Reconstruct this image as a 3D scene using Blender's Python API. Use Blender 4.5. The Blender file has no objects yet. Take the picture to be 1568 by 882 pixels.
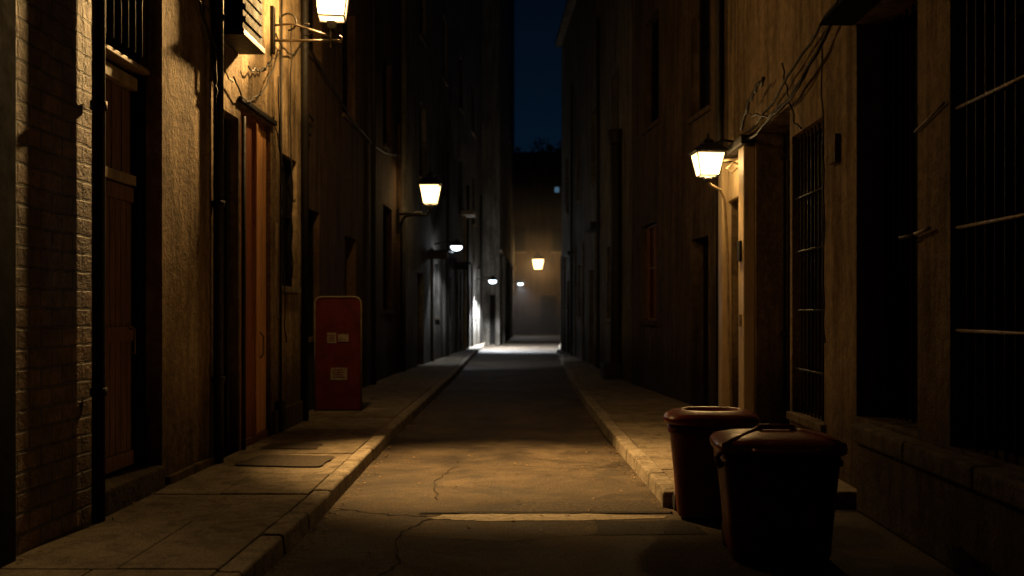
import bpy, math, random
from mathutils import Vector, Matrix
random.seed(7)
S=bpy.context.scene
S.view_settings.view_transform='Standard'; S.view_settings.look='None'; S.view_settings.exposure=0

# ------------------------------------------------------------ materials
def newmat(name):
    m=bpy.data.materials.new(name); m.use_nodes=True
    nt=m.node_tree; b=nt.nodes['Principled BSDF']
    return m,nt,b
def N(nt,t,**k):
    n=nt.nodes.new(t)
    for a,v in k.items():
        if a in n.inputs: n.inputs[a].default_value=v
        else: setattr(n,a,v)
    return n
def rgba(c): return (c[0],c[1],c[2],1)
def coords(nt,scale=(1,1,1),swz=None):
    tc=N(nt,'ShaderNodeTexCoord')
    o=tc.outputs['Object']
    if swz:
        s=N(nt,'ShaderNodeSeparateXYZ'); nt.links.new(o,s.inputs[0])
        c=N(nt,'ShaderNodeCombineXYZ')
        for i,ch in enumerate(swz):
            if ch in 'XYZ': nt.links.new(s.outputs[ch],c.inputs[i])
        o=c.outputs[0]
    if scale!=(1,1,1):
        mp=N(nt,'ShaderNodeMapping'); mp.inputs['Scale'].default_value=scale
        nt.links.new(o,mp.inputs[0]); o=mp.outputs[0]
    return o
def noise_(nt,vec,scale,detail=4,rough=.6,dist=0):
    n=N(nt,'ShaderNodeTexNoise'); n.inputs['Scale'].default_value=scale
    n.inputs['Detail'].default_value=detail; n.inputs['Roughness'].default_value=rough
    n.inputs['Distortion'].default_value=dist
    nt.links.new(vec,n.inputs['Vector']); return n.outputs['Fac']
def ramp(nt,fac,stops):
    r=N(nt,'ShaderNodeValToRGB'); e=r.color_ramp.elements
    while len(e)<len(stops): e.new(.5)
    for i,(p,c) in enumerate(stops): e[i].position=p; e[i].color=rgba(c)
    nt.links.new(fac,r.inputs[0]); return r.outputs[0]
def mul(nt,a,b,fac=1,mode='MULTIPLY'):
    m=N(nt,'ShaderNodeMix'); m.data_type='RGBA'; m.blend_type=mode
    m.inputs[0].default_value=fac
    nt.links.new(a,m.inputs[6]); nt.links.new(b,m.inputs[7]); return m.outputs[2]
def madd(nt,a,k,b):
    n=N(nt,'ShaderNodeMath',operation='MULTIPLY_ADD'); nt.links.new(a,n.inputs[0]); n.inputs[1].default_value=k
    if b is None: n.inputs[2].default_value=0
    else: nt.links.new(b,n.inputs[2])
    return n.outputs[0]
def bump(nt,b,h,strength,dist):
    n=N(nt,'ShaderNodeBump'); n.inputs['Strength'].default_value=strength; n.inputs['Distance'].default_value=dist
    nt.links.new(h,n.inputs['Height']); nt.links.new(n.outputs[0],b.inputs['Normal'])

def plaster(name,c1,c2,streak=.6,bs=.6,rough=.9,grain=28):
    m,nt,b=newmat(name); v=coords(nt)
    a=noise_(nt,v,1.1,5,.65,.4); col=ramp(nt,a,[(.3,c1),(.7,c2)])
    vs=coords(nt,(3.2,3.2,.35)); s=noise_(nt,vs,1.6,4,.6)
    d=1-streak
    col=mul(nt,col,ramp(nt,s,[(.35,(d,d*.95,d*.9)),(.6,(1,1,1))]))
    f=noise_(nt,v,9,5,.75); col=mul(nt,col,ramp(nt,f,[(.35,(.5,.48,.45)),(.6,(1.05,1.05,1.05))]),.8)
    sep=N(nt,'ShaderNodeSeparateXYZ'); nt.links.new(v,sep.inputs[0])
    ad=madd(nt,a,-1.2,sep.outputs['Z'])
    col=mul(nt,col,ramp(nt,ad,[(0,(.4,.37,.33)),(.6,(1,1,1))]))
    nt.links.new(col,b.inputs['Base Color']); b.inputs['Roughness'].default_value=rough
    b.inputs['Specular IOR Level'].default_value=.2
    bump(nt,b,madd(nt,noise_(nt,v,grain,3,.75),.35,f),bs,.045)
    return m
def ground_mat(name,c1,c2,grain=70,bs=.6):
    m,nt,b=newmat(name); v=coords(nt)
    a=noise_(nt,v,1.6,5,.7,.3); col=ramp(nt,a,[(.3,c1),(.7,c2)])
    g=noise_(nt,v,grain,2,.7); col=mul(nt,col,ramp(nt,g,[(.35,(.6,.6,.6)),(.65,(1.25,1.25,1.25))]))
    f=noise_(nt,v,5,5,.75,.5); col=mul(nt,col,ramp(nt,f,[(.36,(.38,.35,.31)),(.56,(1,1,1))]),.85)
    nt.links.new(col,b.inputs['Base Color']); b.inputs['Roughness'].default_value=.85; b.inputs['Specular IOR Level'].default_value=.25
    bump(nt,b,madd(nt,g,.25,f),bs,.03)
    return m
def brick(name,c1,c2,mort,swz='YZ0'):
    m,nt,b=newmat(name); v=coords(nt,(1,1,1),swz)
    nz=N(nt,'ShaderNodeTexNoise'); nz.inputs['Scale'].default_value=9; nz.inputs['Detail'].default_value=2; nt.links.new(v,nz.inputs['Vector'])
    ma=N(nt,'ShaderNodeVectorMath',operation='MULTIPLY_ADD'); nt.links.new(nz.outputs['Color'],ma.inputs[0]); ma.inputs[1].default_value=(.025,.025,0); nt.links.new(v,ma.inputs[2])
    br=N(nt,'ShaderNodeTexBrick'); nt.links.new(ma.outputs[0],br.inputs['Vector'])
    br.inputs['Scale'].default_value=1; br.inputs['Brick Width'].default_value=.30; br.inputs['Row Height'].default_value=.125
    br.inputs['Mortar Size'].default_value=.012; br.inputs['Mortar Smooth'].default_value=.4; br.inputs['Bias'].default_value=-.1
    br.inputs['Color1'].default_value=rgba(c1); br.inputs['Color2'].default_value=rgba(c2); br.inputs['Mortar'].default_value=rgba(mort)
    f=noise_(nt,v,7,5,.75)
    col=mul(nt,br.outputs['Color'],ramp(nt,f,[(.3,(.3,.28,.25)),(.65,(1.15,1.15,1.1))]))
    g=noise_(nt,v,1.3,3,.6); col=mul(nt,col,ramp(nt,g,[(.35,(.4,.37,.33)),(.6,(1,1,1))]))
    nt.links.new(col,b.inputs['Base Color']); b.inputs['Roughness'].default_value=.65
    h=madd(nt,br.outputs['Fac'],-1.0,f)
    bump(nt,b,h,1,.045)
    return m
def simple(name,c,rough=.5,metal=0,var=.35,scale=6,bs=.2,stretch=(1,1,1),spec=.5):
    m,nt,b=newmat(name); v=coords(nt,stretch)
    f=noise_(nt,v,scale,4,.65)
    lo=tuple(x*(1-var) for x in c); hi=tuple(min(1,x*(1+var*.6)) for x in c)
    nt.links.new(ramp(nt,f,[(.3,lo),(.7,hi)]),b.inputs['Base Color'])
    b.inputs['Metallic'].default_value=metal; b.inputs['Specular IOR Level'].default_value=spec
    rr=ramp(nt,f,[(.3,(min(1,rough+.12),)*3),(.7,(max(.05,rough-.1),)*3)]); nt.links.new(rr,b.inputs['Roughness'])
    if bs: bump(nt,b,f,bs,.02)
    return m
def emis(name,c,s,transp=False):
    m=bpy.data.materials.new(name); m.use_nodes=True; nt=m.node_tree; nt.nodes.clear()
    o=N(nt,'ShaderNodeOutputMaterial'); e=N(nt,'ShaderNodeEmission'); e.inputs[0].default_value=rgba(c); e.inputs[1].default_value=s
    if transp:
        t=N(nt,'ShaderNodeBsdfTransparent'); a=N(nt,'ShaderNodeAddShader')
        nt.links.new(t.outputs[0],a.inputs[0]); nt.links.new(e.outputs[0],a.inputs[1]); nt.links.new(a.outputs[0],o.inputs[0])
    else: nt.links.new(e.outputs[0],o.inputs[0])
    return m

M={}
M['brick']=brick('old_brick',(.20,.115,.068),(.33,.205,.125),(.11,.082,.06))
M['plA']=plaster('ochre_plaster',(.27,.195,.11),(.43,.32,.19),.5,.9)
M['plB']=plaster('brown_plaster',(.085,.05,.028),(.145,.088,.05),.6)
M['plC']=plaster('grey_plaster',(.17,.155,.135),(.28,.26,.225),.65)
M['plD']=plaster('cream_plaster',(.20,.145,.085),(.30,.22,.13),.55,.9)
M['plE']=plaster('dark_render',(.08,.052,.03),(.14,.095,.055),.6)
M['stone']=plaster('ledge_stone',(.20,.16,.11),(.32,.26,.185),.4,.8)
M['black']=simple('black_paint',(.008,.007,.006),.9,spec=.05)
M['iron']=simple('wrought_iron',(.016,.013,.010),.6,.0,.4,20,.3,spec=.3)
M['steel']=simple('worn_steel',(.22,.18,.14),.5,.6,.4,12,.1)
M['wood']=simple('brown_door_wood',(.19,.075,.032),.55,0,.5,5,.5,(6,6,.5))
M['orange']=simple('red_brown_door_paint',(.26,.085,.035),.5,0,.4,4,.4,(5,5,.4))
M['tan']=simple('orange_door_paint',(.66,.34,.14),.5,0,.4,4,.4,(5,5,.4))
M['trim']=simple('old_cream_paint',(.42,.33,.21),.6,0,.35,7,.3)
M['frame']=simple('sign_frame_metal',(.2,.15,.10),.6,0,.4,12,.2)
M['panel']=simple('cream_door_paint',(.55,.42,.25),.5,0,.25,3,.25,(2,2,.6))
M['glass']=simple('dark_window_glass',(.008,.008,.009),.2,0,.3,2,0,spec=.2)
M['maroon']=simple('maroon_plastic',(.17,.016,.010),.5,0,.35,9,.12,spec=.35)
M['litlid']=simple('lit_maroon_lid_plastic',(.33,.06,.032),.36,0,.35,7,.12)  # maroon lids, with the lamp's orange highlight put into the base colour
M['red']=simple('red_panel_paint',(.085,.011,.008),.6,0,.45,5,.15,spec=.2)
M['paper']=simple('weathered_paper',(.22,.17,.12),.8,0,.5,14,.2)
M['leaf']=simple('dry_leaf',(.22,.13,.05),.8,0,.6,30,0)
M['foliage']=simple('tree_foliage',(.04,.06,.03),.8,0,.5,2,0)
M['rubber']=simple('black_rubber',(.015,.015,.015),.7)
M['lampglass']=emis('warm_lamp_glass',(1,.66,.26),3.8,True)
M['bulb']=emis('warm_bulb',(1,.74,.36),14)
M['cool']=emis('cool_lamp_lens',(.78,.92,1),7)
M['dimwin']=emis('dim_window',(.25,.5,.75),.2)

def asphalt():
    m,nt,b=newmat('asphalt'); v=coords(nt)
    a=noise_(nt,v,.7,5,.65,.8); col=ramp(nt,a,[(.33,(.045,.034,.024)),(.66,(.115,.088,.060))])
    f=noise_(nt,v,60,3,.85); col=mul(nt,col,ramp(nt,f,[(.36,(.3,.3,.3)),(.66,(1.8,1.75,1.65))]))
    st=noise_(nt,v,2.1,6,.78,.6); col=mul(nt,col,ramp(nt,st,[(.38,(.36,.33,.30)),(.56,(1,1,1))]),.95)
    nt.links.new(col,b.inputs['Base Color'])
    nt.links.new(ramp(nt,st,[(.35,(.65,)*3),(.6,(.9,)*3)]),b.inputs['Roughness']); b.inputs['Specular IOR Level'].default_value=.2
    bump(nt,b,madd(nt,f,.25,st),1.0,.045)
    return m
M['asphalt']=asphalt()
M['patch']=simple('dark_asphalt_patch',(.022,.018,.014),.85,0,.5,40,.6,spec=.2)
M['patch2']=simple('worn_asphalt_patch',(.055,.042,.030),.85,0,.55,30,.6,spec=.2)
M['conc']=ground_mat('pavement_concrete',(.15,.12,.08),(.25,.20,.14))
M['kerb']=ground_mat('kerb_stone',(.20,.165,.12),(.31,.26,.19),50,.7)
M['lightconc']=simple('pale_concrete_strip',(.28,.23,.155),.7,0,.5,14,.5,spec=.3)
M['dirt']=simple('gutter_dirt',(.03,.023,.017),.9,0,.5,20,.5,spec=.1)

# ------------------------------------------------------------ mesh builder
class MB:
    def __init__(s): s.v=[]; s.f=[]; s.m=[]; s.mats=[]; s.sm=[]
    def mi(s,k):
        if k not in s.mats: s.mats.append(k)
        return s.mats.index(k)
    def face(s,pts,k,smooth=False):
        i=len(s.v); s.v+= [tuple(p) for p in pts]; s.f.append(tuple(range(i,i+len(pts)))); s.m.append(s.mi(k)); s.sm.append(smooth)
    def hexa(s,p,k):
        i=len(s.v); s.v+=[tuple(q) for q in p]
        for q in ((0,3,2,1),(4,5,6,7),(0,1,5,4),(1,2,6,5),(2,3,7,6),(3,0,4,7)):
            s.f.append(tuple(i+j for j in q)); s.m.append(s.mi(k)); s.sm.append(False)
    def box(s,x0,x1,y0,y1,z0,z1,k):
        s.hexa([(x0,y0,z0),(x1,y0,z0),(x1,y1,z0),(x0,y1,z0),(x0,y0,z1),(x1,y0,z1),(x1,y1,z1),(x0,y1,z1)],k)
    def fbox(s,F,u0,u1,w0,w1,z0,z1,k):
        s.hexa([F.p(u0,w0,z0),F.p(u0,w1,z0),F.p(u1,w1,z0),F.p(u1,w0,z0),F.p(u0,w0,z1),F.p(u0,w1,z1),F.p(u1,w1,z1),F.p(u1,w0,z1)],k)
    def rings(s,rs,k,cap0=True,cap1=True,smooth=True):
        i=len(s.v); n=len(rs[0])
        for r in rs: s.v+=[tuple(p) for p in r]
        mi=s.mi(k)
        for a in range(len(rs)-1):
            for j in range(n):
                j2=(j+1)%n
                s.f.append((i+a*n+j,i+a*n+j2,i+(a+1)*n+j2,i+(a+1)*n+j)); s.m.append(mi); s.sm.append(smooth)
        if cap0: s.f.append(tuple(i+j for j in reversed(range(n)))); s.m.append(mi); s.sm.append(False)
        if cap1: s.f.append(tuple(i+(len(rs)-1)*n+j for j in range(n))); s.m.append(mi); s.sm.append(False)
    def tube(s,pts,r,k,n=8):
        pts=[Vector(p) for p in pts]; rs=[]
        rr=r if isinstance(r,(list,tuple)) else [r]*len(pts)
        up=None
        for i,p in enumerate(pts):
            t=(pts[min(i+1,len(pts)-1)]-pts[max(i-1,0)]).normalized()
            if up is None:
                up=Vector((0,0,1)) if abs(t.z)<.9 else Vector((1,0,0))
            a=t.cross(up).normalized(); b=a.cross(t).normalized(); up=b
            rs.append([p+rr[i]*(a*math.cos(2*math.pi*j/n)+b*math.sin(2*math.pi*j/n)) for j in range(n)])
        s.rings(rs,k)
    def obj(s,name,parent=None,bevel=0,seg=2):
        me=bpy.data.meshes.new(name); me.from_pydata(s.v,[],s.f)
        for k in s.mats: me.materials.append(M[k])
        for i,p in enumerate(me.polygons): p.material_index=s.m[i]; p.use_smooth=s.sm[i]
        me.validate(); me.update()
        o=bpy.data.objects.new(name,me); S.collection.objects.link(o)
        if parent: o.parent=parent
        if bevel:
            b=o.modifiers.new('bevel','BEVEL'); b.width=bevel; b.segments=seg; b.limit_method='ANGLE'; b.angle_limit=math.radians(50)
        return o
def empty(name,loc=(0,0,0)):
    e=bpy.data.objects.new(name,None); e.empty_display_size=.3; S.collection.objects.link(e); return e
class F:
    def __init__(s,x0,y0,x1,y1,side):
        s.a=Vector((x0,y0,0)); s.d=Vector((x1-x0,y1-y0,0)); s.y0=y0; s.y1=y1
        t=s.d.normalized(); s.n=Vector((t.y,-t.x,0))*(1 if side=='L' else -1)
    def p(s,u,w,z): return s.a+s.d*((u-s.y0)/(s.y1-s.y0))+s.n*w+Vector((0,0,z))
def facade(parent,Fc,zt,ops,mat,name='facade_wall',depth=6,z0=-.05):
    mb=MB(); us=sorted({Fc.y0,Fc.y1}|{o[0] for o in ops}|{o[1] for o in ops}); zs=sorted({z0,zt}|{o[2] for o in ops}|{o[3] for o in ops})
    for i in range(len(us)-1):
        for j in range(len(zs)-1):
            uc=(us[i]+us[i+1])/2; zc=(zs[j]+zs[j+1])/2; w=0; k=mat
            for o in ops:
                if o[0]<uc<o[1] and o[2]<zc<o[3]: w=-o[4]; k=o[5]
            mb.face([Fc.p(us[i],w,zs[j]),Fc.p(us[i+1],w,zs[j]),Fc.p(us[i+1],w,zs[j+1]),Fc.p(us[i],w,zs[j+1])],k)
    for o in ops:
        a,b,c,d,w=o[:5]
        mb.face([Fc.p(a,0,c),Fc.p(a,-w,c),Fc.p(a,-w,d),Fc.p(a,0,d)],mat)
        mb.face([Fc.p(b,0,c),Fc.p(b,-w,c),Fc.p(b,-w,d),Fc.p(b,0,d)],mat)
        mb.face([Fc.p(a,0,c),Fc.p(b,0,c),Fc.p(b,-w,c),Fc.p(a,-w,c)],mat)
        mb.face([Fc.p(a,0,d),Fc.p(b,0,d),Fc.p(b,-w,d),Fc.p(a,-w,d)],mat)
    A,B=Fc.y0,Fc.y1
    mb.face([Fc.p(A,0,z0),Fc.p(A,-depth,z0),Fc.p(A,-depth,zt),Fc.p(A,0,zt)],mat)
    mb.face([Fc.p(B,0,z0),Fc.p(B,-depth,z0),Fc.p(B,-depth,zt),Fc.p(B,0,zt)],mat)
    mb.face([Fc.p(A,-depth,z0),Fc.p(B,-depth,z0),Fc.p(B,-depth,zt),Fc.p(A,-depth,zt)],mat)
    mb.face([Fc.p(A,0,zt),Fc.p(B,0,zt),Fc.p(B,-depth,zt),Fc.p(A,-depth,zt)],mat)
    return mb.obj(name,parent)
def window(parent,Fc,u0,u1,z0,z1,d,frame='black',bars=False,sill=True,name='window',bark='steel',silldark=False):
    mb=MB(); t=.05; w0=-d+.005; w1=-d+.06
    mb.fbox(Fc,u0,u0+t,w0,w1,z0,z1,frame); mb.fbox(Fc,u1-t,u1,w0,w1,z0,z1,frame)
    mb.fbox(Fc,u0+t,u1-t,w0,w1,z0,z0+t,frame); mb.fbox(Fc,u0+t,u1-t,w0,w1,z1-t,z1,frame)
    um=(u0+u1)/2; mb.fbox(Fc,um-.02,um+.02,w0,w1-.01,z0+t,z1-t,frame)
    zm=z0+(z1-z0)*.55; mb.fbox(Fc,u0+t,um-.02,w0,w1-.012,zm-.02,zm+.02,frame); mb.fbox(Fc,um+.02,u1-t,w0,w1-.012,zm-.02,zm+.02,frame)
    if sill: mb.fbox(Fc,u0-.06,u1+.06,-.02,.05,z0-.08,z0-.003,'plE' if silldark else 'stone')
    mb.obj(name,parent,.006)
    if bars:
        mb=MB(); n=max(3,int((u1-u0)/.13))
        for i in range(1,n):
            u=u0+(u1-u0)*i/n; mb.tube([Fc.p(u,-.06,z0),Fc.p(u,-.06,z1)],.010,'iron',6)
        for z in bars: mb.tube([Fc.p(u0-.02,-.035,z),Fc.p(u1+.02,-.035,z)],.012,bark,6)
        mb.obj('window_bars',parent)

# ------------------------------------------------------------ LEFT SIDE
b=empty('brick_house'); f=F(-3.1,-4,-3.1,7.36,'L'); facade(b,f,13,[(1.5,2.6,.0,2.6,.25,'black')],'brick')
mb=MB(); mb.fbox(f,5.2,6.16,.002,.06,0,13,'black'); mb.obj('dark_pilaster',b,.01)
mb=MB(); mb.tube([f.p(7.3,.07,0),f.p(7.3,.07,12)],.045,'iron',12)
for z in (1,3,5,7): mb.tube([f.p(7.3,.07,z),f.p(7.3,.07,z+.06)],.058,'iron',12)
mb.obj('drain_pipe',b)

b=empty('plaster_house'); f=F(-3.1,7.365,-3.1,14.2,'L')
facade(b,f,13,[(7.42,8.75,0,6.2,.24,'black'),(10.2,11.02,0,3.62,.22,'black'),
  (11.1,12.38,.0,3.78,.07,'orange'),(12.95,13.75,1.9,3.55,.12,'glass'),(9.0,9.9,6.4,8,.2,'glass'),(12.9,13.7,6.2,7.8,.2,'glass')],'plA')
mb=MB(); w=-.235
mb.fbox(f,7.44,7.56,w,w+.12,.32,3.52,'wood'); mb.fbox(f,8.60,8.74,w,w+.10,.32,3.52,'black')
mb.fbox(f,7.57,8.59,w,w+.09,3.40,3.50,'trim'); mb.fbox(f,7.57,8.59,w,w+.08,2.62,2.70,'trim')
n=9
for i in range(n):
    u=7.58+1.0*i/n; mb.fbox(f,u+.004,u+1.0/n-.004,w,w+.045,.34,2.61,'wood')
for i in range(5):
    u=7.58+1.0*i/5; mb.fbox(f,u+.01,u+.2-.01,w,w+.04,2.71,3.39,'wood')
for z in (.34,1.35,2.48): mb.fbox(f,7.6,8.56,w+.046,w+.07,z,z+.12,'wood')
mb.tube([f.p(8.45,w+.08,1.25),f.p(8.45,w+.12,1.25),f.p(8.45,w+.12,1.45),f.p(8.45,w+.08,1.45)],.01,'steel')
mb.obj('wooden_door',b,.006)
mb=MB(); mb.fbox(f,7.46,8.7,-.2,.05,0,.31,'stone'); mb.obj('door_step',b,.02)
mb=MB(); mb.fbox(f,7.44,8.73,-.23,-.09,3.56,3.60,'trim'); mb.obj('door_lintel',b,.008)
window(b,f,7.44,8.73,3.65,6.19,.24,'black',(4.5,5.5),False,bark='iron')
mb=MB(); w=-.215
mb.fbox(f,10.22,10.3,w,w+.13,0,3.6,'iron'); mb.fbox(f,10.92,11.0,w,w+.13,0,3.6,'iron')
for i in range(5): mb.fbox(f,10.31+i*.12,10.42+i*.12,w,w+.04,.1,3.5,'black')
mb.obj('narrow_dark_door',b,.006)
mb=MB(); mb.tube([f.p(10.12,.06,0),f.p(10.12,.06,13)],.05,'iron',12); mb.tube([f.p(11.06,.045,0),f.p(11.06,.045,3.65)],.024,'iron',10)
for z in (.9,2.6,4.4,6): mb.tube([f.p(10.12,.06,z),f.p(10.12,.06,z+.06)],.065,'iron',12)
mb.obj('drain_pipe',b)
mb=MB(); w=-.065
for i in range(4):
    mb.fbox(f,11.12+i*.31,11.12+i*.31+.3,w,w+(.02 if i%2 else .035),.2,3.7,'orange' if i<2 else 'tan')
mb.fbox(f,11.12,12.36,w,w+.04,0,.19,'wood')
mb.fbox(f,11.74,11.80,w+.04,w+.07,.2,3.7,'tan')
mb.tube([f.p(11.95,w+.05,1.05),f.p(11.95,w+.09,1.1),f.p(11.95,w+.09,1.3),f.p(11.95,w+.05,1.35)],.012,'steel')
mb.obj('orange_double_door',b,.008)
mb=MB(); mb.fbox(f,11.0,12.5,.003,.05,3.80,3.86,'iron'); mb.obj('door_canopy',b,.01)
window(b,f,12.95,13.75,1.9,3.55,.12,'black',False,True)
mb=MB(); mb.fbox(f,10.25,11.0,.003,.26,4.36,6.2,'black')
for i in range(14): mb.fbox(f,10.3,10.95,.262,.275,4.45+i*.12,4.51+i*.12,'black')
mb.fbox(f,10.22,11.04,.003,.28,4.30,4.355,'iron'); mb.obj('shutter_box',b,.01)
mb=MB(); mb.fbox(f,12.5,12.62,.003,.03,2.35,2.65,'trim'); mb.fbox(f,12.65,12.88,.003,.012,1.5,1.75,'paper'); mb.fbox(f,12.55,12.75,.003,.09,.15,.5,'iron');mb.obj('meter_boxes',b,.006)
mb=MB(); mb.tube([f.p(13.98,.06,0),f.p(13.98,.06,13)],.05,'iron',12); mb.tube([f.p(12.75,.03,.5),f.p(12.75,.03,3.0),f.p(12.8,.03,6)],.016,'iron',6); mb.obj('wall_pipes',b)
mb=MB(); mb.fbox(f,8.80,10.05,.003,.05,0,.2,'plA'); mb.fbox(f,12.45,13.9,.003,.05,0,.4,'stone'); mb.obj('plinth',b,.012)
def cable(F_,u0,z0,u1,z1,sag,w=.05,r=.009,k='iron',mb=None,wig=.03):
    pts=[]
    for i in range(17):
        t=i/16; z=z0+(z1-z0)*t-sag*4*t*(1-t)+random.uniform(-wig,wig)
        pts.append(F_.p(u0+(u1-u0)*t,w+random.uniform(-.01,.02),z))
    mb.tube(pts,r,k,6)
mb=MB()
cable(f,8.8,5.2,10.2,4.1,.25,.06,.011,mb=mb); cable(f,8.8,5.35,10.6,3.9,.3,.05,.008,mb=mb); cable(f,7.4,5.6,9.9,4.6,.3,.05,.01,mb=mb)
cable(f,8.7,4.9,10.05,4.5,.2,.05,.008,mb=mb); cable(f,9.2,5.6,10.1,3.7,.1,.05,.008,mb=mb)
cable(f,10.6,3.95,12.4,4.6,.35,.05,.009,mb=mb); cable(f,11.2,4.2,12.6,4.75,.12,.05,.009,mb=mb); cable(f,12.4,4.9,14.1,5.4,.3,.05,.01,mb=mb)
cable(f,12.5,4.4,12.9,1.2,.0,.05,.008,mb=mb,wig=.0); cable(f,13.2,5.2,13.3,2.0,.0,.04,.009,mb=mb,wig=.0); cable(f,9.9,4.3,10.05,3.4,.1,.07,.012,mb=mb)
cable(f,12.35,3.9,13.4,3.0,.2,.05,.008,mb=mb)
mb.obj('wall_cables',b)

b=empty('brown_house'); f=F(-3.3,14.205,-3.2,25.6,'L')
facade(b,f,15,[(15.3,16.1,1.2,3.1,.15,'glass'),(18.2,19.3,.12,2.9,.2,'wood'),(22.6,23.9,1.6,3.9,.2,'glass'),(22.6,23.9,5.2,7.2,.2,'glass'),(18,19.2,5,7,.2,'glass'),(15.2,16.3,5.4,7.4,.2,'glass'),(24.6,25.3,3.2,6.1,.2,'black')],'plB')
for a in ((22.6,23.9,1.6,3.9),(22.6,23.9,5.2,7.2),(18,19.2,5,7),(15.2,16.3,5.4,7.4)): window(b,f,*a,.2,silldark=True)
window(b,f,15.3,16.1,1.2,3.1,.15,silldark=True)
mb=MB(); mb.tube([f.p(20.8,.08,0),f.p(20.8,.08,15)],.05,'iron',10); mb.tube([f.p(25.3,.08,0),f.p(25.3,.08,3.7)],.06,'iron',10); mb.obj('drain_pipe',b)
mb=MB(); cable(f,14.3,5.6,25,5.3,.5,.06,.015,mb=mb); cable(f,14.3,5.2,15.4,4.4,.2,.06,.02,mb=mb); cable(f,14.4,4.8,15.1,4.2,.3,.09,.03,mb=mb); mb.obj('wall_cables',b)

b=empty('grey_house'); f=F(-3.1,25.61,-2.3,48,'L')
ops=[(27.5,28.7,.12,2.6,.2,'black'),(31,32.2,1.4,3,.2,'glass'),(34.2,35.4,.12,2.7,.25,'black'),(37.5,38.8,1.2,2.9,.2,'glass'),(41,42,.12,2.6,.25,'black'),(44,45,1.3,2.9,.2,'glass')]
ops+=[(y,y+1.2,5.2,7.2,.2,'glass') for y in (28,33,38,43)]+[(y,y+1.2,9,11,.2,'glass') for y in (28,33,38,43)]
facade(b,f,19,ops,'plC')
for o in ops:
    if o[5]=='glass': window(b,f,*o[:4],.2)
mb=MB()
for y,zz in ((29.6,3.25),(36,3.2)):
    mb.fbox(f,y,y+1.0,.003,.6,zz,zz+.06,'iron'); mb.fbox(f,y,y+.05,.003,.55,zz-.2,zz-.003,'iron')
mb.obj('door_canopies',b,.01)
mb=MB()
for y in (33.6,40.2,46.2):
    mb.tube([f.p(y,.1,.1),f.p(y,.1,5.5+math.sin(y)*1.5)],.05,'iron',10)
mb.tube([f.p(39,.1,.1),f.p(39,.1,5.1)],.08,'trim',10); mb.fbox(f,38.2,39.4,.003,.5,5.1,5.25,'trim')
for y in (30.2,33,37,40.3,42.6,45.6): mb.fbox(f,y,y+.35,.003,.08,.1,3.4,'plC')
mb.obj('pipes_and_pilasters',b,.01)

b=empty('tall_house'); f=F(-1.5,48.01,-1.2,70,'L')
ops=[(50.5,52,.1,2.6,.3,'black'),(54.5,56,.1,2.8,.3,'black'),(59,60.5,.1,2.8,.3,'black'),(64,65.5,.1,2.8,.3,'black')]+[(y,y+1.4,5,7,.25,'glass') for y in(50,55,60,65)]+[(y,y+1.4,9.4,11.4,.25,'glass') for y in(50,55,60,65)]
facade(b,f,25,ops,'plC',depth=8)
mb=MB()
for y in (50,53.2,57.5,62): mb.fbox(f,y,y+.4,.003,.16,.0,4.2,'plC')
mb.fbox(f,48.1,69.9,.003,.12,4.25,4.4,'stone'); mb.box(-1.95,-1.7,47.93,48.005,.1,2.3,'black'); mb.obj('shopfront_pilasters',b,.01)

# ------------------------------------------------------------ RIGHT SIDE
b=empty('barred_window_house'); f=F(2.7,-4,2.7,8.73,'R')
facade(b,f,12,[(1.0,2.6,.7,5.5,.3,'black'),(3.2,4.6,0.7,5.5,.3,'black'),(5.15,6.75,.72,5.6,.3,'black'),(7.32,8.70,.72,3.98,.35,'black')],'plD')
window(b,f,5.15,6.75,.72,5.6,.3,'black',(1.47,2.13,2.9,4.1),False)
window(b,f,3.2,4.6,.72,5.5,.3,'black',(1.47,2.13,2.9,4.1),False)
mb=MB()
y=-4
while y<8.2:
    y2=min(y+random.uniform(.8,1.2),8.35); mb.fbox(f,y+.006,y2-.006,.004,.17,.56,.70,'stone'); y=y2
mb.fbox(f,-4,8.33,.004,.12,0,.555,'stone'); mb.obj('stone_ledge',b,.02)
mb=MB()
for u in (7.36,8.6): mb.fbox(f,u,u+.08,-.34,-.2,.72,3.96,'iron')
for i in range(8): mb.tube([f.p(7.5+i*.14,-.24,.73),f.p(7.5+i*.14,-.24,3.96)],.012,'black',6)
mb.tube([f.p(7.25,.05,2.12),f.p(7.5,.06,2.12),f.p(7.52,-.15,2.12)],.014,'iron',6); mb.tube([f.p(7.0,.04,2.15),f.p(7.35,.04,2.12)],.014,'steel',8)
mb.tube([f.p(7.32,.02,2.85),f.p(6.8,.02,2.95)],.009,'steel',6); mb.obj('iron_gate',b)
mb=MB()
mb.hexa([f.p(7.2,.003,3.99),f.p(7.2,.3,3.99),f.p(8.78,.3,3.99),f.p(8.78,.003,3.99),f.p(7.2,.003,4.25),f.p(7.2,.26,4.05),f.p(8.78,.26,4.05),f.p(8.78,.003,4.25)],'black'); mb.obj('gate_hood',b,.008)

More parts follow.
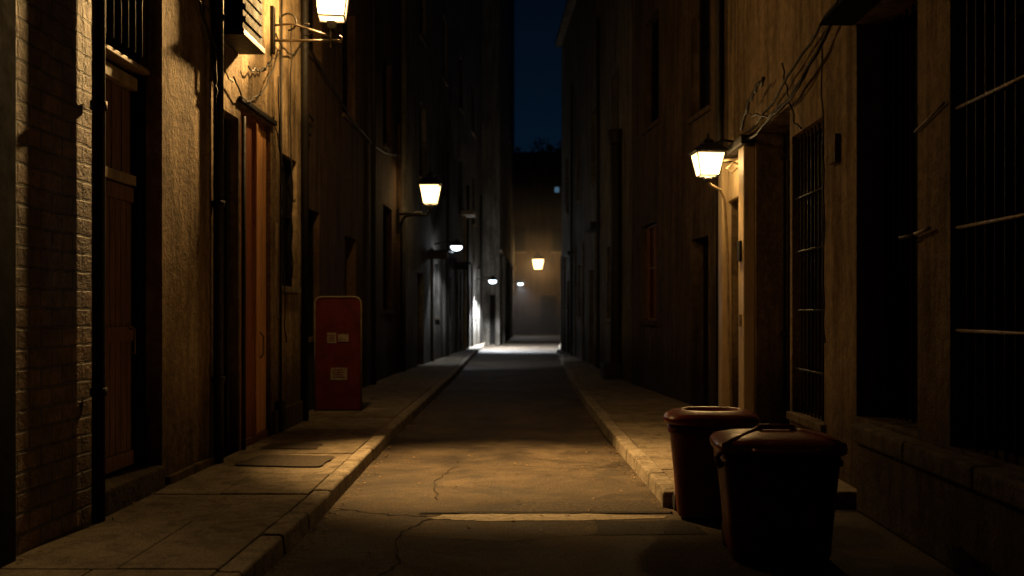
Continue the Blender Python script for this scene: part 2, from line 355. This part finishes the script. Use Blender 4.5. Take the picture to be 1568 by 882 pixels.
b=empty('cream_house'); f=F(2.7,8.735,2.7,14.4,'R')
facade(b,f,12,[(9.66,10.85,.55,3.4,.22,'black'),(10.95,12.6,.05,3.75,.4,'black'),(13.0,14.1,.1,3.05,.1,'panel'),(9.5,10.6,5,7,.2,'glass'),(12,13.2,5.6,7.4,.2,'glass')],'plD')
window(b,f,9.66,10.85,.55,3.4,.22,'black',(1.0,1.6,2.2,2.75),True,bark='iron')
mb=MB()
mb.fbox(f,12.66,12.98,.003,.14,.1,3.6,'panel'); mb.fbox(f,14.12,14.38,.003,.14,.1,3.6,'panel'); mb.fbox(f,12.6,14.4,.003,.18,3.61,3.72,'iron'); mb.fbox(f,12.985,14.115,.003,.06,3.06,3.55,'panel')
mb.obj('door_surround',b,.012)
mb=MB(); w=-.095
for z0,z1 in ((.3,1.0),(1.15,2.0),(2.15,2.9)):
    mb.fbox(f,13.1,13.5,w,w+.03,z0,z1,'panel'); mb.fbox(f,13.6,14.0,w,w+.03,z0,z1,'panel')
mb.tube([f.p(13.08,w+.03,1.1),f.p(13.08,w+.07,1.1),f.p(13.2,w+.07,1.1)],.014,'steel'); mb.obj('cream_door',b,.01)
mb=MB(); mb.fbox(f,12.75,12.92,.141,.17,2.2,2.45,'iron'); mb.fbox(f,12.77,12.88,.141,.16,1.4,1.55,'paper'); mb.fbox(f,9.15,9.35,.003,.05,2.9,3.15,'plD'); mb.obj('meter_boxes',b,.006)
mb=MB()
for i in range(7): mb.tube([f.p(11.1+i*.22,-.3,.1),f.p(11.1+i*.22,-.3,3.7)],.02,'black',6)
for z in (.3,1.3,3.4): mb.fbox(f,11.0,12.55,-.32,-.28,z,z+.05,'black')
mb.obj('dark_gate',b)
mb=MB()
cable(f,12.9,3.7,8.8,4.2,.2,.08,.02,mb=mb); cable(f,13.2,3.75,8.8,4.35,.1,.06,.015,mb=mb); cable(f,12.5,3.95,9.4,4.0,.25,.1,.012,mb=mb); cable(f,12.9,3.85,11.6,4.15,-.1,.12,.022,mb=mb)
cable(f,9.6,4.1,9.55,1.3,0,.03,.007,mb=mb,wig=0); cable(f,11.0,4.2,10.2,3.4,.2,.06,.01,mb=mb)
mb.obj('wall_cables',b)

b=empty('dark_corner_house'); f=F(2.7,14.405,2.0,21,'R')
facade(b,f,13,[(15.4,16.4,.1,2.7,.2,'black'),(18.8,20,1.4,3.2,.15,'red'),(15.3,16.4,4.6,6.6,.2,'glass'),(18.6,19.8,5,7,.2,'glass')],'plE')
window(b,f,18.8,20,1.4,3.2,.15,'wood',silldark=True); window(b,f,15.3,16.4,4.6,6.6,.2,silldark=True); window(b,f,18.6,19.8,5,7,.2,silldark=True)
mb=MB(); mb.tube([f.p(14.6,.07,0),f.p(14.6,.07,12)],.05,'iron',10); mb.obj('drain_pipe',b)
b=empty('narrow_lane_house'); f=F(2.0,21.005,1.1,39,'R')
ops=[(24,25.1,1.4,3.1,.2,'glass'),(28,29.2,.1,2.7,.25,'black'),(31.5,32.6,1.4,3.0,.2,'glass'),(35.5,36.7,.1,2.6,.25,'black')]+[(y,y+1.2,5,7,.2,'glass') for y in(23,27.5,32,36)]
facade(b,f,11.7,ops,'plC')
for o in ops:
    if o[5]=='glass': window(b,f,*o[:4],.2)
mb=MB()
mb.tube([f.p(22.6,.1,0),f.p(22.6,.1,5.2)],.13,'iron',12); mb.tube([f.p(22.6,.1,5.2),f.p(22.6,.1,5.5)],.18,'iron',12); mb.fbox(f,22.3,23.0,.003,.4,.1,.45,'iron')
for y in (26.4,34): mb.tube([f.p(y,.07,.0),f.p(y,.07,9)],.04,'iron',10)
for y in (27.2,30.6,33.2,37.4,38.5): mb.fbox(f,y,y+.35,.003,.06,.1,3.6,'plC')
mb.obj('pipes_and_pilasters',b,.01)
mb=MB(); mb.fbox(f,26.5,28.2,.003,.25,3.7,3.85,'iron'); mb.fbox(f,33.5,35.2,.003,.25,3.4,3.5,'iron'); mb.fbox(f,21.1,38.9,.003,.25,11.4,11.6,'plC'); mb.obj('ledges',b,.01)
b=empty('back_house'); f=F(2.3,39.01,2.3,70,'R'); facade(b,f,10,[(y,y+1.2,1.2,2.9,.2,'glass') for y in(42,47,53,60)],'plE')

b=empty('end_house'); mb=MB()
mb.box(-9,9,71,80,-.05,11.2,'plE')
mb.hexa([(-9.3,70.6,11.21),(9.3,70.6,11.21),(9.3,80.4,11.21),(-9.3,80.4,11.21),(-9.3,75.3,13.0),(9.3,75.3,13.0),(9.3,75.7,13.0),(-9.3,75.7,13.0)],'iron')
mb.obj('walls_and_roof',b)
mb=MB()
for x in (-1,1.9):
    for z in (5.6,):
        mb.box(x-.5,x+.5,70.93,70.995,z,z+1.6,'glass'); mb.box(x-.6,x+.6,70.85,70.995,z-.15,z-.02,'stone')
mb.box(1.52,1.82,70.9,70.925,9.6,9.95,'dimwin')
mb.box(.6,1.6,70.93,70.995,0,2.6,'black'); mb.obj('windows',b)
mb=MB()
for c in range(44):
    cx=random.uniform(-9,10); cy=random.uniform(83,90); cz=11.2+random.uniform(0,3.4)+.6*math.sin(cx*1.3); R_=random.uniform(.6,1.2)
    for i in range(150):
        d=Vector((random.gauss(0,1),random.gauss(0,1),random.gauss(0,1))).normalized()*R_*random.uniform(.5,1.08)
        p=Vector((cx,cy,cz))+d; a=Vector((random.uniform(-1,1),random.uniform(-1,1),random.uniform(-1,1))).normalized()*.16; q=a.cross(Vector((random.uniform(-1,1),.3,random.uniform(-1,1)))).normalized()*.09
        mb.face([p-a,p+q,p+a,p-q],'foliage')
for x in (-6,-1.5,2.5,7): mb.tube([(x,86,-.05),(x+.2,86,6),(x-.2,86.3,11),(x+.3,86,13)],[.35,.28,.2,.06],'iron',8)
mb.obj('distant_trees')

# ------------------------------------------------------------ ground, road, pavements
mb=MB(); mb.face([(-200,-100,-.06),(200,-100,-.06),(200,300,-.06),(-200,300,-.06)],'dirt'); mb.obj('ground')
mb=MB(); mb.face([(-3.3,-5,0),(3.3,-5,0),(3.3,71,0),(-3.3,71,0)],'asphalt'); mb.obj('road')
def lerp(t,P):
    for (a,x),(c,y) in zip(P,P[1:]):
        if t<=c: return x+(y-x)*max(0,(t-a))/(c-a)
    return P[-1][1]
KL=[(-5,-1.62),(8,-1.62),(12.8,-1.72),(24,-1.8),(35,-2.0),(48,-2.1)]
KR=[(8.5,1.07),(13,.93),(22,.82),(30,.88),(39,.9),(48,1.3)]
WL=[(-5,-3.1),(14.19,-3.1),(14.2,-3.3),(25.6,-3.2),(25.61,-3.1),(48,-2.3)]
WR=[(8,2.7),(14.4,2.7),(21,2.0),(39,1.1),(39.01,2.3),(48,2.3)]
def walk(name,K,W,y0,y1,sg,sl,kname):
    mb=MB(); y=y0
    while y<y1-.05:
        y2=min(y1,y+sl*random.uniform(.8,1.15)); g=.006
        ka,kb=lerp(y,K)+sg*.17,lerp(y2,K)+sg*.17; wa,wb=lerp(y+.01,W),lerp(y2-.01,W)
        zz=.122+random.uniform(-.004,.004); t=[random.uniform(-.003,.003) for _ in range(4)]
        parts=[(0,1)] if (abs(wa-ka)<.9 or random.random()<.45) else [(0,random.choice((.45,.55,.62))),None]
        if len(parts)==2: parts[1]=(parts[0][1],1)
        for (p,q) in parts:
            X=[ka+(wa-ka)*p+sg*g,ka+(wa-ka)*q-sg*g,kb+(wb-kb)*q-sg*g,kb+(wb-kb)*p+sg*g]
            Y=[y+g,y+g,y2-g,y2-g]; zz2=zz+random.uniform(-.003,.003)
            mb.hexa([(X[i],Y[i],.02) for i in range(4)]+[(X[i],Y[i],zz2+t[i]) for i in range(4)],'conc')
        mb.face([(ka,y,.105),(wa,y,.105),(wb,y2,.105),(kb,y2,.105)],'dirt')
        y=y2
    mb.obj(name,None,.008)
    mb=MB(); y=y0
    while y<y1-.05:
        y2=min(y1,y+random.uniform(.75,1.0)); ka,kb=lerp(y,K),lerp(y2,K); j=random.uniform(-.006,.006); z=.13+random.uniform(-.006,.004)
        g=.004
        mb.hexa([(ka+j,y+g,-.02),(ka+sg*.165+j,y+g,-.02),(kb+sg*.165+j,y2-g,-.02),(kb+j,y2-g,-.02),(ka+j+sg*.015,y+g,z),(ka+sg*.165+j,y+g,z+.003),(kb+sg*.165+j,y2-g,z+.003),(kb+j+sg*.015,y2-g,z)],'kerb')
        y=y2
    mb.obj(kname,None,.022,3)
walk('pavement',KL,WL,-4,48,-1,1.25,'kerb')
walk('pavement',KR,WR,8.62,48,1,1.1,'kerb')
mb=MB(); x=1.05
while x<2.65:
    x2=min(2.68,x+random.uniform(.5,.8)); mb.box(x+.004,x2-.004,8.46,8.61,-.02,.13,'kerb'); x=x2
mb.obj('kerb',None,.022,3)

def blob(mb,pts,z,k,jit=.03,sub=6):
    out=[]
    for i in range(len(pts)):
        a=Vector(pts[i]); c=Vector(pts[(i+1)%len(pts)])
        for j in range(sub):
            p=a.lerp(c,j/sub); out.append((p.x+random.uniform(-jit,jit),p.y+random.uniform(-jit,jit),z))
    mb.face(out,k)
mb=MB()
blob(mb,[(-.2,8.27),(1.02,8.27),(1.0,8.8),(-.05,8.72)],.004,'patch2',.03)
blob(mb,[(-.80,8.02),(-.4,7.92),(.4,7.95),(1.0,8.02),(1.06,8.12),(.4,8.19),(-.3,8.2),(-.7,8.15)],.004,'lightconc',.018,8)
blob(mb,[(-.9,8.19),(1.1,8.2),(1.1,8.28),(-.85,8.26)],.008,'patch',.014,14)
blob(mb,[(.45,7.42),(1.25,7.45),(1.2,7.925),(.48,7.92)],.004,'patch',.02)
blob(mb,[(-2.85,9.9),(-2.0,9.8),(-1.98,10.5),(-2.75,10.6)],.1345,'patch2',.02)
blob(mb,[(-2.9,11.1),(-2.3,11.05),(-2.3,11.5),(-2.88,11.55)],.1345,'patch2',.02)
mb.obj('road_patches')
mb=MB()
def crack(pts,w=.012):
    P=[]
    for i in range(len(pts)-1):
        a=Vector(pts[i]);c=Vector(pts[i+1])
        for j in range(8): P.append(a.lerp(c,j/8)+Vector((random.uniform(-.025,.025),random.uniform(-.02,.02))))
    P.append(Vector(pts[-1]))
    for a,c in zip(P,P[1:]):
        d=(c-a).normalized(); n=Vector((-d.y,d.x))*w*random.uniform(.3,1.0)
        mb.face([(a.x-n.x,a.y-n.y,.0045),(a.x+n.x,a.y+n.y,.0045),(c.x+n.x,c.y+n.y,.0045),(c.x-n.x,c.y-n.y,.0045)],'dirt')
crack([(-.82,10.6),(-.9,9.8),(-.8,8.8)],.009); crack([(-.78,8.0),(-.95,7.5),(-.85,6.6),(-1.0,6.0),(-.9,5)],.010)
crack([(-1.55,8.4),(-1.1,8.15),(-.8,8.1)],.012); crack([(-.8,10.6),(-.2,10.75),(.4,10.5),(.9,10.7)],.006); crack([(-.95,7.4),(-.2,7.2),(.45,7.45)],.006)
mb.obj('road_cracks')
mb=MB()
for i in range(620):
    side=random.random()
    if side<.45: y=random.uniform(4,20); x=lerp(y,KL)+abs(random.gauss(0,.07))+.02; z=.006
    elif side<.75: y=random.uniform(8.5,20); x=lerp(y,KR)-abs(random.gauss(0,.07))-.02; z=.006
    elif side<.85: y=random.uniform(6,16); x=-3.08+abs(random.gauss(0,.1)); z=.135
    else: y=random.uniform(6,12); x=random.uniform(-1.4,1); z=.012
    s=random.uniform(.006,.026); a=random.uniform(0,6.28); t=random.uniform(0,.02)
    c,sn=math.cos(a)*s,math.sin(a)*s
    mb.face([(x-c,y-sn,z),(x+sn*.5,y-c*.5,z+t),(x+c,y+sn,z+.004),(x-sn*.5,y+c*.5,z+t*.6)],'leaf')
mb.obj('fallen_leaves')

# ------------------------------------------------------------ lamps
WARM=(1,.59,.21)
def light(kind,parent,loc,energy,col,size=.06,target=None,cone=140,blend=.6):
    l=bpy.data.lights.new('bulb_light',kind); l.energy=energy; l.color=col; l.shadow_soft_size=size
    o=bpy.data.objects.new('bulb_light',l); o.location=loc; S.collection.objects.link(o); o.parent=parent
    if kind=='SPOT':
        l.spot_size=math.radians(cone); l.spot_blend=blend
        o.rotation_euler=(Vector(target)-Vector(loc)).to_track_quat('-Z','Y').to_euler()
    return o
def lantern(par,c,wb,wt,h,rot=0):
    c=Vector(c); R=Matrix.Rotation(rot,3,'Z')
    def q(w,z,d=0): return [c+R@Vector((sx*w/2,sy*w/2,z)) for sx,sy in ((-1,-1),(1,-1),(1,1),(-1,1))]
    B,T=q(wb,0),q(wt,h)
    mb=MB()
    r=wt*.024
    for i in range(4):
        mb.tube([B[i],T[i]],r,'iron',6); mb.tube([B[i],B[(i+1)%4]],r*1.1,'iron',6); mb.tube([T[i],T[(i+1)%4]],r*1.4,'iron',6)
    mb.rings([q(wt*1.18,h+.005),q(wt*1.2,h+.03),q(wt*.62,h+h*.38),q(wt*.34,h+h*.42),q(wt*.34,h+h*.5),q(wt*.42,h+h*.52),q(wt*.1,h+h*.68),q(wt*.05,h+h*.9)],'iron',True,True,False)
    mb.rings([q(wb*.3,-.10*h/.4),q(wb*.4,-.03),q(wb*.2,.0)],'iron',True,True,False)
    mb.obj('lantern_frame',par,.003)
    mb=MB(); B2,T2=q(wb*.95,.01),q(wt*.95,h-.01)
    for i in range(4): mb.face([B2[i],B2[(i+1)%4],T2[(i+1)%4],T2[i]],'lampglass')
    mb.obj('lantern_glass',par)
    mb=MB(); n=12; cc=c+Vector((0,0,h*.42)); rad=wt*.13
    mb.rings([[cc+Vector((math.cos(2*math.pi*j/n)*rad*rr,math.sin(2*math.pi*j/n)*rad*rr,zz*rad*1.5)) for j in range(n)] for rr,zz in ((.25,-1),(.8,-.6),(1,0),(.8,.6),(.3,1.2))],'bulb'); mb.obj('bulb',par)
def arc(c,r,a0,a1,n=14):
    return [(c[0]+r*math.cos(math.radians(a0+(a1-a0)*i/n)),c[1],c[2]+r*math.sin(math.radians(a0+(a1-a0)*i/n))) for i in range(n+1)]
L=empty('street_lamp'); y=12.4
mb=MB()
mb.tube([(-3.1,y,4.80),(-2.28,y,4.80)],.016,'steel',8); mb.tube([(-3.1,y,4.98),(-2.85,y,5.0),(-2.6,y,4.92),(-2.38,y,4.84)],.014,'steel',8)
mb.tube(arc((-2.9,y,5.02),.10,-90,200),.011,'iron',6); mb.tube(arc((-2.68,y,4.93),.07,60,330),.010,'iron',6); mb.tube(arc((-2.29,y,4.82),.035,-180,90),.01,'steel',6)
mb.tube([(-2.38,y,4.74),(-2.38,y,5.0)],.02,'iron',8); mb.box(-3.098,-3.06,y-.05,y+.05,4.65,5.2,'iron'); mb.tube([(-2.38,y,4.74),(-2.38,y,4.70)],[.03,.008],'iron',8)
mb.obj('bracket',L)
lantern(L,(-2.38,y,5.06),.30,.44,.5,math.radians(8))
light('POINT',L,(-2.38,y,5.2),420,WARM,.05)
light('SPOT',L,(-2.38,y,5.16),2500,WARM,.07,(-3.5,8.6,4.5),80,.95)
light('SPOT',L,(-2.38,y-.02,5.14),7600,WARM,.07,(-.45,10.5,0),50,.95)
L=empty('street_lamp'); y=24.6
mb=MB(); mb.tube([(-3.15,y,3.55),(-3.0,y,3.8),(-2.8,y,3.86),(-2.5,y,3.84),(-2.4,y,3.95),(-2.4,y,4.1)],.035,'iron',8); mb.tube([(-3.15,y,3.86),(-2.6,y,3.9)],.03,'iron',8)
mb.box(-3.19,-3.12,y-.08,y+.08,3.4,4.0,'iron'); mb.obj('bracket',L)
lantern(L,(-2.4,y,4.1),.30,.46,.44,0)
light('POINT',L,(-2.4,y,4.32),90,(1,.62,.26),.06)
L=empty('street_lamp'); y=13.4
mb=MB(); mb.tube([(2.7,y,3.62),(2.6,y,3.76),(2.45,y,3.78),(2.32,y,3.72),(2.27,y,3.68)],.02,'iron',8)
mb.tube([(2.7,y,3.45),(2.58,y,3.5),(2.5,y,3.42),(2.56,y,3.36),(2.63,y,3.42)],.014,'trim',8); mb.tube([(2.69,y,3.55),(2.45,y,3.52)],.014,'trim',8)
mb.tube([(2.26,y,3.25),(2.30,y,3.2),(2.42,y,3.14),(2.47,y,3.0),(2.5,y-.02,2.4),(2.52,y,1.2),(2.56,y,.12)],.017,'trim',8)
mb.box(2.66,2.698,y-.06,y+.06,3.3,3.85,'iron'); mb.obj('bracket',L)
lantern(L,(2.25,y,3.32),.24,.36,.29,math.radians(5))
light('POINT',L,(2.25,y,3.46),130,WARM,.05)
light('SPOT',L,(2.25,y,3.44),620,WARM,.06,(1.5,11.2,.2),92,.95)
L=empty('street_lamp'); mb=MB(); mb.tube([(.38,71,4.6),(.38,70.2,5.1),(.38,69.2,5.15),(.38,69,5.0)],.04,'iron',8); mb.obj('bracket',L)
lantern(L,(.38,69,4.3),.50,.78,.66,0); light('POINT',L,(.38,69,4.5),600,(1,.60,.24),.1)
def flood(x,y,z,sg,energy,target,cone=140,pt=0,reach=.7):
    L=empty('wall_light'); mb=MB(); mb.tube([(x-sg*reach,y,z+.05),(x-sg*.3,y,z+.14),(x,y,z+.1)],.025,'iron',8)
    mb.rings([[Vector((x+math.cos(2*math.pi*j/14)*r,y+math.sin(2*math.pi*j/14)*r,z+zz)) for j in range(14)] for r,zz in ((.22,0),(.2,.05),(.09,.13),(.05,.2))],'iron'); mb.obj('shade',L)
    mb=MB(); mb.rings([[Vector((x+math.cos(2*math.pi*j/14)*r,y+math.sin(2*math.pi*j/14)*r,z+zz)) for j in range(14)] for r,zz in ((.06,-.13),(.14,-.09),(.17,-.004))],'cool'); mb.obj('lens',L)
    light('SPOT',L,(x,y,z-.16),energy,(.82,.9,1),.06,target,cone,.35)
    if pt: light('POINT',L,(x,y,z-.2),pt,(.82,.9,1),.06)
flood(-1.66,43.8,2.85,1,5200,(-1.2,44.0,0),138,70)
flood(-.72,64,3.25,1,250,(-.2,63,0),120,20,.5)
flood(-2.25,31,3.50,1,190,(-2.6,31.6,0),120,9)

# ------------------------------------------------------------ red sign board
sb=empty('sign_board'); mb=MB()
x0,x1,yb,zb,zt=-3.17,-2.52,15.3,.14,1.78
def rr(x0,x1,z0,z1,r,y):
    pts=[(x0,y,z0),(x1,y,z0)]
    for i in range(7):
        a=math.radians(90*i/6); pts.append((x1-r+r*math.cos(a),y-.0,z1-r+r*math.sin(a)))
    for i in range(7):
        a=math.radians(90+90*i/6); pts.append((x0+r+r*math.cos(a),y,z1-r+r*math.sin(a)))
    return [Vector(p) for p in pts]
mb.rings([rr(x0,x1,zb,zt,.09,yb+.04),rr(x0,x1,zb,zt,.09,yb)],'red',True,True,False); mb.obj('panel',sb,.008)
mb=MB(); outer=rr(x0-.015,x1+.015,zb-.02,zt+.015,.1,yb-.005)
mb.tube(outer[1:]+[outer[0]],.013,'frame',8); mb.obj('frame',sb)
mb=MB(); mb.box(x0+.17,x0+.3,yb-.012,yb-.002,1.12,1.27,'paper'); mb.box(x0+.33,x0+.48,yb-.012,yb-.002,1.14,1.25,'paper'); mb.box(x0+.22,x0+.46,yb-.012,yb-.002,.58,.76,'paper')
for i in range(4): mb.box(x0+.25,x0+.43-.03*(i%2),yb-.016,yb-.013,.615+i*.035,.627+i*.035,'red')
for i in range(3): mb.box(x0+.19,x0+.28,yb-.016,yb-.013,1.15+i*.035,1.162+i*.035,'red')
mb.obj('labels',sb)
mb=MB(); mb.tube([(x0+.04,yb+.05,1.5),(x0+.04,yb+.38,.13)],.015,'iron',8); mb.tube([(x1-.04,yb+.05,1.5),(x1-.04,yb+.38,.13)],.015,'iron',8); mb.tube([(x0+.04,yb+.3,.45),(x1-.04,yb+.3,.45)],.012,'iron',8); mb.obj('rear_legs',sb)

# ------------------------------------------------------------ bins
def sring(cx,cy,z,a,b,e,rot=0,n=48):
    out=[]
    for j in range(n):
        t=2*math.pi*j/n; c,s=math.cos(t),math.sin(t)
        x=a*math.copysign(abs(c)**(2/e),c); y=b*math.copysign(abs(s)**(2/e),s)
        out.append(Vector((cx+x*math.cos(rot)-y*math.sin(rot),cy+x*math.sin(rot)+y*math.cos(rot),z)))
    return out
b=empty('trash_bin'); cx,cy,ro=1.39,8.12,math.radians(-6); mb=MB()
prof=[(.02,.25,.23),(.04,.265,.24),(.3,.285,.255),(.66,.32,.285),(.665,.335,.30),(.69,.338,.302),(.70,.325,.29),(.755,.33,.295)]
mb.rings([sring(cx,cy,z,a,c,5,ro) for z,a,c in prof],'maroon'); mb.obj('body',b)
mb=MB(); prof=[(.735,.335,.30),(.735,.362,.325),(.765,.366,.33),(.785,.355,.32),(.815,.30,.27),(.825,.255,.225),(.835,.225,.20),(.828,.20,.175),(.79,.185,.16),(.785,.12,.1)]
mb.rings([sring(cx,cy,z,a,c,3.6 if a>.26 else 2.6,ro) for z,a,c in prof],'litlid'); mb.obj('lid',b)
mb=MB()
for s in (-1,1): mb.rings([[Vector((cx+s*.24+d,cy+.24+.07*math.cos(2*math.pi*j/16),.075+.07*math.sin(2*math.pi*j/16))) for j in range(16)] for d in (-.02,.02)],'rubber')
mb.obj('wheels',b,.006)
b=empty('trash_bin'); cx,cy,ro=1.59,6.82,math.radians(-4); mb=MB()
prof=[(.02,.30,.26),(.05,.315,.275),(.3,.335,.295),(.62,.365,.325),(.625,.383,.342),(.655,.386,.345),(.66,.37,.33),(.72,.375,.335)]
mb.rings([sring(cx,cy,z,a,c,7,ro,64) for z,a,c in prof],'maroon')
R=Matrix.Rotation(ro,3,'Z')
mb.obj('body',b)
mb=MB(); prof=[(.70,.38,.34),(.70,.405,.365),(.73,.412,.37),(.75,.405,.362),(.775,.37,.33),(.80,.29,.24),(.812,.22,.15),(.818,.15,.08)]
mb.rings([sring(cx,cy,z,a,c,6 if a>.3 else 4,ro,64) for z,a,c in prof],'litlid')
def L2(x,y,z):
    v=R@Vector((x,y,0)); return (cx+v.x,cy+v.y,z)
mb.tube([L2(-.37,-.33,.755),L2(-.28,-.22,.785),L2(-.16,-.06,.812),L2(-.1,.02,.82)],.02,'litlid',10)
mb.tube([L2(.37,-.33,.755),L2(.28,-.22,.785),L2(.16,-.06,.812),L2(.1,.02,.82)],.02,'litlid',10)
mb.tube([L2(-.14,0,.815),L2(-.1,0,.84),L2(.1,0,.84),L2(.14,0,.815)],.018,'litlid',10)
mb.tube([L2(-.2,-.385,.735),L2(-.18,-.41,.725),L2(.18,-.41,.725),L2(.2,-.385,.735)],.014,'litlid',8)
mb.obj('lid',b)
mb=MB(); mb.tube([L2(-.36,.36,.7),L2(-.36,.42,.74),L2(.36,.42,.74),L2(.36,.36,.7)],.016,'maroon',8); mb.tube([L2(-.40,-.30,.70),L2(-.415,-.33,.68),L2(-.39,-.33,.62)],.02,'maroon',8); mb.obj('handle',b)
mb=MB()
for s in (-1,1): mb.rings([[Vector(L2(s*.29+d,.28+.08*math.cos(2*math.pi*j/16),.085+.08*math.sin(2*math.pi*j/16))) for j in range(16)] for d in (-.025,.025)],'rubber')
mb.obj('wheels',b,.006)

# ------------------------------------------------------------ mist pocket at the far end of the lane
m=bpy.data.materials.new('night_mist'); m.use_nodes=True; nt=m.node_tree; nt.nodes.clear()
o=N(nt,'ShaderNodeOutputMaterial'); vs=N(nt,'ShaderNodeVolumeScatter'); vs.inputs['Density'].default_value=.010; vs.inputs['Anisotropy'].default_value=.7
nt.links.new(vs.outputs[0],o.inputs['Volume']); M['mist']=m
mb=MB(); mb.box(-1.15,2.25,50,70.9,.02,8,'mist'); mb.obj('mist')

# ------------------------------------------------------------ night sky
w=bpy.data.worlds.new('World'); S.world=w; w.use_nodes=True; nt=w.node_tree
bg=nt.nodes['Background']; tc=N(nt,'ShaderNodeTexCoord'); sp=N(nt,'ShaderNodeSeparateXYZ'); nt.links.new(tc.outputs['Generated'],sp.inputs[0])
nt.links.new(ramp(nt,sp.outputs['Z'],[(0,(.0015,.0068,.0155)),(.16,(.0011,.0055,.013)),(.3,(.0006,.0025,.0065)),(1,(.0002,.0007,.0018))]),bg.inputs['Color']); bg.inputs['Strength'].default_value=1

# ------------------------------------------------------------ camera
cam=bpy.data.cameras.new('camera'); co=bpy.data.objects.new('camera',cam); S.collection.objects.link(co)
co.location=(0,0,1.6); co.rotation_euler=(math.radians(90),0,0); cam.sensor_width=36; cam.lens=36.73
cam.shift_x=-.0198; cam.shift_y=.0217; cam.clip_end=600; cam.clip_start=.05
cam.dof.use_dof=True; cam.dof.focus_distance=8.5; cam.dof.aperture_fstop=1.6
S.camera=co
